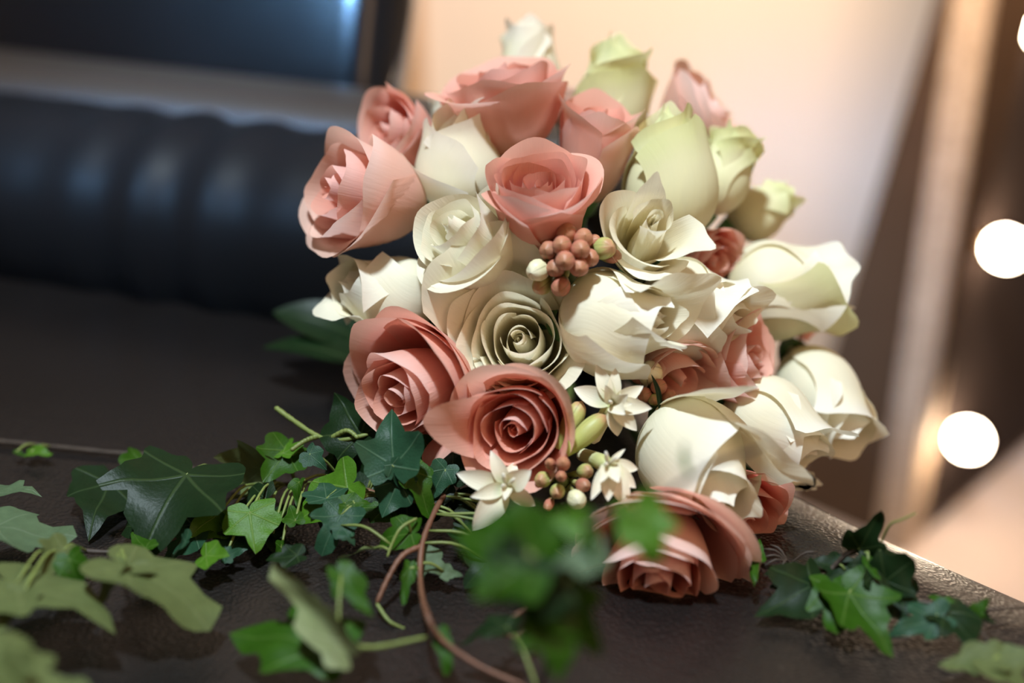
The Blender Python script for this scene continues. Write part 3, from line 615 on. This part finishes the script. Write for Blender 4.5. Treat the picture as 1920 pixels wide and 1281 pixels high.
cluster('small sprig of pink tuberose buds beside the open white tuberose blossom', (1232, 735), [
    (1206, 742, 15, 'bud_pink', .002), (1236, 724, 16, 'bud_pink', 0), (1259, 746, 16, 'bud_pink', .002), (1216, 690, 25, 'bud_pale', .006),
    (1190, 695, 18, 'bud_pink', .014), (1252, 772, 14, 'bud_pink', .006), (1226, 752, 12, 'bud_green', 0)], .605)
for nm, b, tp, r, lab in (('a', (1046, 842, .590), (1092, 752, .590), 20, 'plump yellow green tuberose bud standing left, beside the dark-hearted pink rose'),
                          ('b', (1060, 850, .580), (1136, 778, .584), 21, 'plump yellow green tuberose bud under the open white blossom, flushed pink')):
    o = thing('tuberose_bud', P(*b), lab, 'tuberose'); v, f, uv = bud_shape(P(*b), P(*tp), r*.585/F); mesh('bud', v, f, M['bud_green'], o, uv)
def blossom(label, c, petals, depth, tube_to, face=(0, 0, 1), inner=True):
    p0 = P(c[0], c[1], depth); t = thing('tuberose_blossom', p0, label, 'tuberose')
    for (x, y, dz, w) in petals:
        tp = P(x, y, depth+dz); blade_leaf(p0, tp, V(*face), w, M['tuberose'], 'petal', t, bend=0.10, fold=0.30)
    v, f, uv, _ = tube([p0+FW*0.0, p0+(P(*tube_to)-p0)*0.5+FW*.004, P(*tube_to)], 0.0040, 10, 10, 0.0030); mesh('flower_tube', v, f, M['bud_pale'], t, uv)
    for k in range(3):
        q = p0+V(math.cos(2.1*k)*.4, math.sin(2.1*k)*.4+.5, 1)*0.010; v, f, uv, _ = tube([p0, q], 0.0008, 4, 6, 0.0012); mesh('stamen', v, f, M['tuberose'], t, uv)
blossom('open white tuberose blossom with starry petals right of the low pink rose', (1148, 757), [
    (1118, 684, .002, .20), (1154, 690, .000, .20), (1206, 724, .000, .22), (1076, 728, .004, .24), (1222, 766, -.004, .22), (1194, 808, -.002, .24), (1158, 818, .002, .26),
    (1135, 722, -.010, .22), (1178, 740, -.012, .24), (1172, 778, -.012, .28), (1186, 757, -.008, .22)], .585, (1110, 830, .60))
blossom('lower left white tuberose blossom hanging above the dark ivy', (950, 912), [
    (920, 845, .000, .20), (856, 888, .004, .20), (882, 932, -.006, .20), (996, 882, -.006, .34), (886, 994, -.004, .24), (1004, 948, .004, .22), (946, 938, -.012, .20), (965, 868, .008, .24)], .575, (985, 880, .60))
blossom('creamy tuberose blossom facing down between the low buds and nearest bud', (1140, 872), [
    (1108, 938, -.008, .16), (1160, 905, -.012, .28), (1178, 952, -.002, .22), (1192, 915, .000, .22), (1140, 940, -.006, .24), (1196, 880, .004, .22), (1172, 842, .002, .12), (1126, 905, -.012, .20)], .570, (1085, 850, .60), face=(0, .3, 1))
lf = thing('slender_leaf', P(1235, 762, .60), 'tiny dark pointed leaf between the small pink tuberose buds', 'leaf')
blade_leaf(P(1236, 768, .598), P(1221, 702, .594), V(.8, 0, 1), .10, M['ivy_dark'], 'leaf_blade', lf)

# ------------------------------------------------------------------ ivy
IVT = [0, 14, 27, 40, 52, 66, 84, 100, 116, 134, 152, 168, 180]
IVR = [1.0, .78, .60, .62, .72, .60, .48, .48, .50, .42, .32, .21, .10]
IVR3 = [1.0, .78, .56, .52, .58, .55, .44, .42, .40, .33, .26, .18, .09]
def ivy_mesh(base, tip, n, width, shape, curl, fold, seed):
    r = np.random.RandomState(seed); L = np.linalg.norm(tip-base); ax = nrm(tip-base); n = nrm(n-ax*np.dot(n, ax)); s = np.cross(ax, n)
    ns, nr = 52, 8; tab = IVR if shape == 5 else IVR3
    v = [base]; uv = [(0, 0)]; ph = r.rand(4)*6.28; jit = 1+0.10*r.randn(13); jit[0] = 1
    jl = 1+0.10*r.randn(13); jl[0] = 1; jl[-1] = jit[-1]
    for k in range(1, nr+1):
        for i in range(ns):
            a = -180+360*i/ns; rr = np.interp(abs(a), IVT, np.array(tab)*(jit if a >= 0 else jl))*k/nr
            rr *= 1+0.02*math.sin(9*math.radians(a)+ph[0])*(k/nr)**2
            x = rr*math.sin(math.radians(a)); y = rr*math.cos(math.radians(a)); uv.append((x, y)); xs = x*width
            h = fold*abs(xs)**1.2-curl*(max(0, y)**2)-0.35*curl*xs*xs+0.10*math.sin(4.5*x+ph[1])*rr+0.09*math.sin(6*y+ph[2])*rr+0.05*math.sin(9*(x+y)+ph[3])*rr*rr
            v.append(base+L*(xs*s+y*ax+h*n))
    f = [(0, 1+i, 1+(i+1) % ns) for i in range(ns)]
    for k in range(nr-1):
        for i in range(ns):
            a = 1+k*ns+i; b = 1+k*ns+(i+1) % ns; f.append((a, a+ns, b+ns, b))
    return v, [q[::-1] for q in f], uv
LSEED = [0]
class Strand:
    def __init__(s, label, stems, mat='stem_green', r=0.0013, name='ivy_strand'):
        pts = [np.array(q) for q in stems[0]]
        s.t = thing(name, pts[0], label, 'ivy'); s.mat = mat
        s.path = []
        for st in stems:
            v, f, uv, p = tube(st, r, 40, 7, r*0.75, 0.15); mesh('stem', v, f, M[mat], s.t, uv); s.path.append(p)
        s.path = np.vstack(s.path)
    def stem(s, st, r=0.0009, mat=None, name='tendril'):
        v, f, uv, p = tube(st, r, 24, 7, r*0.7, 0.1); mesh(name, v, f, M[mat or s.mat], s.t, uv); s.path = np.vstack([s.path, p])
    def leaf(s, b, t, n=(0, .6, 1), w=1.0, mat='ivy', shape=5, curl=0.12, fold=0.12, stalk=True):
        LSEED[0] += 1; curl = curl*(0.7+1.6*random.random()); fold = fold*(0.5+2.0*random.random())
        b = np.array(b); t = np.array(t); nn = V(*n)
        v, f, uv = ivy_mesh(b, t, nn, w, shape, curl, fold, LSEED[0])
        v = np.array(v); v[:, 2] = np.maximum(v[:, 2], SEAT+0.0006+0.00002*(LSEED[0] % 9)) if v[:, 0].mean() < 0.2 else v[:, 2]
        o = mesh('leaf', v, f, M[mat], s.t, uv)
        if stalk:
            q = s.path[np.argmin(np.linalg.norm(s.path-b, axis=1))]
            if np.linalg.norm(q-b) < 0.07:
                mid = (q+b)/2+np.array([0, 0, 0.15*np.linalg.norm(q-b)])
                v, f, uv, _ = tube([q, mid, b], 0.0007, 8, 6); mesh('leaf_stalk', v, f, M['stem_green'], o, uv)
        return o
h = PS
# far strand on the left
s1 = Strand('ivy strand with long bare stem running in from the left edge behind the rest', [
    [h(-60, 822, .004), h(60, 834, .004), h(200, 848, .004), h(290, 856, .004), h(380, 885, .006), h(480, 908, .006), h(580, 905, .01), h(690, 890, .012)]], 'stem_dark', .0014)
s1.leaf(h(349, 890, .030), h(243, 1026, .022), (-.1, .5, 1), 1.05, 'ivy_dark')
s1.leaf(h(205, 905, .012), h(165, 985, .012), (.1, .4, 1), .9, 'ivy_dark')
s1.leaf(h(262, 862, .012), h(222, 905, .012), (.2, .4, 1), .8, 'ivy', 3)
s1.leaf(h(58, 848, .008), h(98, 846, .010), (0, 1, .6), .7, 'ivy_bright', 3)
s1.leaf(h(30, 848, .008), h(52, 856, .006), (0, 1, .6), .7, 'ivy', 3)
s1.leaf(h(490, 880, .020), h(404, 852, .022), (.2, .6, -.8), .9, 'ivy_pale')
s1.leaf(h(538, 845, .030), h(494, 898, .024), (.1, .5, 1), 1.15, 'ivy')
s1.leaf(h(530, 850, .03), h(545, 812, .034), (-.2, .4, 1), 1.2, 'ivy_bright', 3)
s1.leaf(h(478, 918, .012), h(414, 940, .010), (0, 1, .6), .6, 'ivy_pale', 3)
s1.leaf(h(412, 962, .016), h(352, 1002, .014), (0, .7, 1), .9, 'ivy_bright', 3)
s1.leaf(h(468, 962, .022), h(476, 1030, .014), (0, .6, 1), 1.2, 'ivy_bright')
s1.leaf(h(360, 985, .012), h(300, 1048, .006), (0, .8, .7), 1.0, 'ivy_teal')
s1.leaf(h(455, 1000, .010), h(420, 1048, .006), (0, .8, .7), 1.1, 'ivy_teal')
s1.leaf(h(500, 975, .010), h(520, 1030, .006), (0, .8, .7), 1.0, 'ivy_dark')
s1.leaf(h(300, 930, .008), h(215, 960, .004), (0, .8, .6), 1.0, 'ivy_dark')
# left edge strand
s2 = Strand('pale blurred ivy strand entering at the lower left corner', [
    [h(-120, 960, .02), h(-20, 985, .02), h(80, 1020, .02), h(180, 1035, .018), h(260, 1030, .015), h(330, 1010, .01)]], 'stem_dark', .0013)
s2.leaf(h(-30, 925, .022), h(72, 908, .026), (0, 1, .1), .8, 'ivy_lit')
s2.leaf(h(-15, 990, .026), h(140, 985, .026), (.1, 1, .2), .9, 'ivy_lit')
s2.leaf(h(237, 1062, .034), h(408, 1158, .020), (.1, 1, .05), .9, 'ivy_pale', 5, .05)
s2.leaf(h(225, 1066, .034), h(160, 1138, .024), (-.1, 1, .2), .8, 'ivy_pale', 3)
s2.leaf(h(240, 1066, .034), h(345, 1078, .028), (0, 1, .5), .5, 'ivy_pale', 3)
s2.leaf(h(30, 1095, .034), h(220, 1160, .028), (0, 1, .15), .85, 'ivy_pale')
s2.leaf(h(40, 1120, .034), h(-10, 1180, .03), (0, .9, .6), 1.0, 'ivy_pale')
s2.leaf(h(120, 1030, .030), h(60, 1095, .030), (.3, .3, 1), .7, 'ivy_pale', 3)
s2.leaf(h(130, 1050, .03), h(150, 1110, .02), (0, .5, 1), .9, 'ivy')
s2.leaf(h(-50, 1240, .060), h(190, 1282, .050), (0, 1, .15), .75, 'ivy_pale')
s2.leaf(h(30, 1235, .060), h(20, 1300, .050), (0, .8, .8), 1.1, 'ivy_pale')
s2.stem([h(238, 1030, .02), h(238, 1048, .03), h(237, 1064, .034)], .0009, 'stem_green')
# tangle under the left roses
s3 = Strand('tangled ivy strand with reddish stem crossing under the low left roses', [
    [P(835, 925, .60), P(815, 960, .585), P(792, 1020, .570), P(788, 1090, .555), h(800, 1150, .030), h(828, 1200, .022), h(900, 1250, .015), h(990, 1290, .012)],
    [P(790, 1024, .570), P(755, 1042, .565), P(730, 1080, .56), P(706, 1132, .555)],
    [h(640, 900, .02), h(720, 930, .02), P(815, 945, .59)]], 'stem_brown', .0014)
s3.stem([P(782, 972, .575), P(752, 990, .57), P(735, 1020, .568), P(726, 1045, .566)], .0008, 'stem_green')
s3.stem([h(634, 1206, .03), h(700, 1214, .026), h(800, 1195, .024)], .0012, 'stem_green')
s3.stem([P(706, 1132, .555), P(730, 1165, .55), P(760, 1180, .55)], .0009, 'stem_green')
s3.leaf(P(737, 874, .585), P(728, 763, .592), (-.15, .1, 1), .98, 'ivy_teal', 5, .08, .15)
s3.leaf(P(735, 872, .585), P(760, 918, .585), (.1, .1, 1), .8, 'ivy_teal', 3)
s3.leaf(P(676, 816, .620), P(628, 736, .630), (-.2, .2, 1), 1.2, 'ivy_dark')
s3.leaf(P(730, 850, .625), P(590, 905, .625), (0, .5, 1), 1.2, 'ivy_dark')
s3.leaf(P(760, 900, .615), P(640, 880, .62), (0, .3, 1), 1.3, 'ivy_dark')
s3.leaf(P(650, 915, .600), P(548, 984, .600), (-.2, .6, 1), .85, 'ivy_bright', 5)
s3.leaf(P(612, 935, .595), P(606, 900, .605), (0, .5, 1), 1.5, 'ivy_teal')
s3.leaf(P(560, 905, .61), P(548, 945, .605), (-.6, .4, 1), .8, 'ivy', 3)
s3.leaf(P(748, 902, .590), P(716, 970, .585), (-.1, .4, 1), 1.0, 'ivy_teal')
s3.leaf(P(845, 905, .600), P(786, 848, .610), (0, .2, 1), 1.0, 'ivy_dark')
s3.leaf(P(835, 880, .598), P(805, 938, .592), (.2, .4, 1), .9, 'ivy_teal', 3)
s3.leaf(P(772, 882, .590), P(812, 962, .580), (.3, .3, 1), .75, 'ivy', 3)
s3.leaf(P(640, 965, .585), P(600, 1032, .575), (0, .6, 1), 1.0, 'ivy_teal')
s3.leaf(P(640, 985, .580), P(664, 1020, .575), (0, .6, 1), .9, 'ivy_teal')
s3.leaf(P(645, 945, .59), P(694, 942, .59), (0, .5, 1), 1.0, 'ivy', 3)
s3.leaf(P(650, 950, .588), P(660, 990, .585), (.2, .5, 1), .9, 'ivy', 3)
s3.leaf(P(700, 1030, .575), P(632, 1034, .575), (0, 1, .1), .5, 'ivy_pale', 3)
s3.leaf(P(792, 1050, .572), P(838, 1078, .568), (0, .6, 1), 1.2, 'ivy_lit')
s3.leaf(P(832, 1072, .570), P(868, 1080, .568), (0, .6, 1), .9, 'ivy_lit', 3)
s3.leaf(P(768, 1066, .560), P(757, 1134, .55), (.3, .2, 1), .4, 'ivy', 3)
s3.leaf(P(770, 1000, .575), P(700, 1010, .58), (0, .7, .8), .9, 'ivy')
s3.leaf(h(634, 1206, .034), h(505, 1056, .052), (-.8, .6, .5), .42, 'ivy_underlit', 3, .02, .35)
s3.leaf(h(610, 1215, .022), h(430, 1180, .02), (0, .8, .7), .7, 'ivy')
s3.leaf(h(600, 1210, .022), h(560, 1258, .016), (0, .8, .7), 1.1, 'ivy')
s3.leaf(h(640, 1078, .045), h(700, 1160, .036), (.2, .5, 1), .55, 'ivy', 3)
s3.leaf(h(640, 1078, .04), h(622, 1092, .038), (0, .6, 1), .8, 'ivy_pale', 3)
s3.leaf(h(826, 1190, .022), h(842, 1262, .014), (0, .8, .6), .5, 'stem_brown' if False else 'ivy', 3)
# short cut shoot
s7 = Strand('short cut ivy shoot with bare green stalk left of the low pink rose', [
    [P(516, 764, .640), P(546, 786, .635), P(596, 818, .625), P(640, 825, .62), P(690, 815, .618)],
    [P(596, 818, .625), P(570, 828, .625), P(545, 845, .622)], [P(620, 822, .622), P(650, 808, .618), P(672, 822, .616)]], 'stem_green', .0014)
r = np.random.RandomState(3)
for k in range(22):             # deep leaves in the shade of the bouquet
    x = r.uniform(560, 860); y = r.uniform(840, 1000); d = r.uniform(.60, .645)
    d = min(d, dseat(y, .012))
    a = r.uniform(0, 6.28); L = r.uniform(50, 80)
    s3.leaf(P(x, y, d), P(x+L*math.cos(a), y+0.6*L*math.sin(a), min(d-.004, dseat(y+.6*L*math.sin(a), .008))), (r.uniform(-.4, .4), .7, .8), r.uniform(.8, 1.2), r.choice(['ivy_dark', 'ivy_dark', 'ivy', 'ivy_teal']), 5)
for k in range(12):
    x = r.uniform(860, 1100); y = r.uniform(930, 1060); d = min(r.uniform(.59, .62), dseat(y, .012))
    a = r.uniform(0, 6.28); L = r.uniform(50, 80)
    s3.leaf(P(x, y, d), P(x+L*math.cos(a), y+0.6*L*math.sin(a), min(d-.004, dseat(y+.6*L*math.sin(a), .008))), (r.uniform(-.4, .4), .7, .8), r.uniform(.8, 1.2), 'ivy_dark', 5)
for k in range(16):             # small leaves crowding the left stem
    x = r.uniform(260, 560); y = r.uniform(925, 1045); a = r.uniform(0, 6.28); L = r.uniform(40, 70); z = r.uniform(.006, .022)
    s1.leaf(h(x, y, z), h(x+L*math.cos(a), y+.6*L*math.sin(a), max(.004, z+r.uniform(-.008, .006))), (r.uniform(-.4, .4), .7, .8), r.uniform(.7, 1.2), r.choice(['ivy_dark', 'ivy_dark', 'ivy', 'ivy_teal', 'ivy_bright']), r.choice([3, 5]))
# foreground blurred strand
s4 = Strand('strongly blurred dark ivy strand nearest the viewer, in front of the low roses', [
    [h(1010, 1300, .02), h(1035, 1220, .05), P(1060, 1130, 0.445), P(1085, 1060, 0.423), P(1100, 990, 0.414), P(1150, 965, 0.418), P(1215, 945, 0.423), P(1320, 880, 0.432), P(1440, 835, 0.445)],
    [P(1085, 1060, 0.423), P(1040, 1050, 0.418), P(1000, 1040, 0.418)]], 'stem_dark', .0011)
s4.leaf(P(1000, 1050, 0.417), P(852, 998, 0.423), (0, .2, 1), 1.1, 'ivy', 5)
s4.leaf(P(985, 1035, 0.418), P(957, 945, 0.423), (0, .2, 1), 1.1, 'ivy', 5)
s4.leaf(P(990, 1045, 0.417), P(930, 1130, 0.411), (0, .4, 1), 1.1, 'ivy_dark', 5)
s4.leaf(P(1090, 985, 0.415), P(1030, 965, 0.418), (0, .3, 1), 1.2, 'ivy_bright', 3)
s4.leaf(P(1115, 1040, 0.411), P(1038, 1058, 0.409), (0, .8, .7), .8, 'ivy_lit', 5)
s4.leaf(P(1195, 962, 0.418), P(1238, 1062, 0.413), (.1, .2, 1), .9, 'ivy_bright', 5)
s4.leaf(P(1190, 962, 0.418), P(1152, 985, 0.417), (0, .2, 1), .6, 'ivy_bright', 3)
s4.leaf(P(1105, 985, 0.413), P(1140, 1110, 0.408), (.9, .2, .7), .5, 'ivy', 3)
s4.leaf(P(1040, 1115, 0.427), P(1132, 1215, 0.418), (.1, .4, 1), .8, 'ivy', 5)
s4.leaf(P(1035, 1150, 0.427), P(1048, 1278, 0.418), (0, .4, 1), .9, 'ivy', 5)
s4.leaf(P(1060, 1095, 0.425), P(920, 1110, 0.418), (0, .5, 1), .8, 'ivy_dark', 5)
s4.leaf(P(1060, 1138, 0.436), P(1076, 1176, 0.432), (0, .5, 1), .8, 'ivy_teal', 3)
s4.leaf(h(950, 1175, .03), h(850, 1200, .02), (0, .9, .6), .6, 'ivy_dark', 3)
s4.leaf(P(1284, 872, 0.433), P(1284, 828, 0.433), (.6, 0, 1), .4, 'ivy_bright', 3)
s4.stem([h(930, 1195, .02), h(960, 1160, .022), h(990, 1140, .024), h(996, 1165, .02), h(965, 1192, .016), h(932, 1190, .015)], .0010, 'stem_brown')
# right strand
s5 = Strand('ivy strand spreading right from the bouquet over the bright leather edge', [
    [h(1425, 1060, .008), h(1500, 1074, .008), h(1560, 1088, .010), h(1650, 1112, .010), h(1760, 1135, .010), h(1855, 1146, .010)],
    [h(1545, 1084, .010), h(1568, 1058, .016), h(1600, 1032, .024), h(1650, 1030, .026)], [h(1480, 1078, .008), h(1540, 1070, .012), h(1605, 1062, .012)]], 'stem_dark', .0013)
s5.stem([h(1850, 1144, .010), h(1890, 1141, .010), h(1960, 1139, .006)], .0007, 'stem_dark')
s5.stem([h(1650, 1022, .03), h(1668, 985, .042), h(1690, 975, .046), h(1718, 962, .05)], .0006, 'stem_green')
s5.leaf(h(1612, 1030, .026), h(1648, 962, .048), (-.3, .1, 1), .75, 'ivy_dark', 3, .05)
s5.leaf(h(1660, 1090, .018), h(1716, 1050, .030), (.1, .4, 1), 1.3, 'ivy_dark')
s5.leaf(h(1650, 1070, .022), h(1716, 1122, .012), (.1, .5, 1), 1.1, 'ivy_dark')
s5.leaf(h(1628, 1052, .024), h(1650, 1088, .022), (.3, .4, 1), .6, 'ivy', 3)
s5.leaf(h(1524, 1098, .012), h(1422, 1146, .010), (0, .7, .9), .85, 'ivy_dark', 5)
s5.leaf(h(1560, 1104, .014), h(1568, 1192, .008), (0, .7, .9), .75, 'ivy', 5)
s5.leaf(h(1592, 1112, .016), h(1682, 1216, .008), (.1, .7, .9), .85, 'ivy', 5)
s5.leaf(h(1756, 1160, .012), h(1664, 1186, .008), (0, .8, .7), .7, 'ivy_teal', 5)
s5.leaf(h(1770, 1148, .012), h(1846, 1214, .010), (.1, .7, .9), .85, 'ivy_dark', 5)
s5.leaf(h(1826, 1150, .012), h(1856, 1122, .020), (0, .4, 1), .7, 'ivy', 3)
s5.leaf(h(1840, 1150, .012), h(1868, 1170, .008), (0, .7, .9), .7, 'ivy_dark', 3)
s5.leaf(h(1418, 1032, .016), h(1414, 1100, .012), (-.5, .3, 1), .35, 'ivy', 3)
s5.leaf(h(1500, 1082, .012), h(1432, 1076, .012), (0, .8, .7), .8, 'ivy_dark', 3)
s5.leaf(h(1640, 1118, .008), h(1672, 1142, .006), (0, .8, .7), .7, 'ivy_dark', 3)
s5.leaf(h(1690, 1126, .008), h(1716, 1146, .006), (0, .8, .7), .7, 'ivy', 3)
s5.leaf(h(1470, 1095, .008), h(1520, 1125, .006), (0, .8, .7), 1.0, 'ivy_dark', 5)
s5.leaf(h(1585, 1070, .014), h(1520, 1050, .016), (0, .6, 1), .9, 'ivy_dark', 5)
s5.leaf(h(1690, 1120, .012), h(1640, 1160, .008), (0, .7, .9), .8, 'ivy_dark', 5)
s5.leaf(h(1625, 1060, .022), h(1590, 1110, .014), (0, .6, 1), .8, 'ivy_dark', 5)
s5.leaf(h(1780, 1142, .012), h(1740, 1112, .014), (0, .7, .8), .8, 'ivy', 3)
s5.stem([h(1795, 1150, .010), h(1840, 1185, .008), h(1868, 1222, .006)], .0006, 'stem_dark')
for k in range(9):              # tuft of aerial roots
    a = r.uniform(0, 6.28); q = h(1480, 1060, .008); e = q+np.array([.012*math.cos(a), .010*math.sin(a), r.uniform(0, .008)])
    v, f, uv, _ = tube([q, (q+e)/2+np.array([0, 0, .003]), e], .0005, 6, 5); mesh('root', v, f, M['stem_dark'], s5.t)
s6 = Strand('single pale ivy sprig lying in the lower right corner', [[h(1868, 1222, .008), h(1920, 1240, .01), h(2000, 1250, .01)]], 'stem_green', .001)
s6.leaf(h(1862, 1236, .014), h(1760, 1234, .014), (0, .9, .7), .7, 'ivy_pale', 5)
s6.leaf(h(1862, 1238, .014), h(1950, 1290, .012), (0, .9, .7), 1.1, 'ivy_pale', 5)
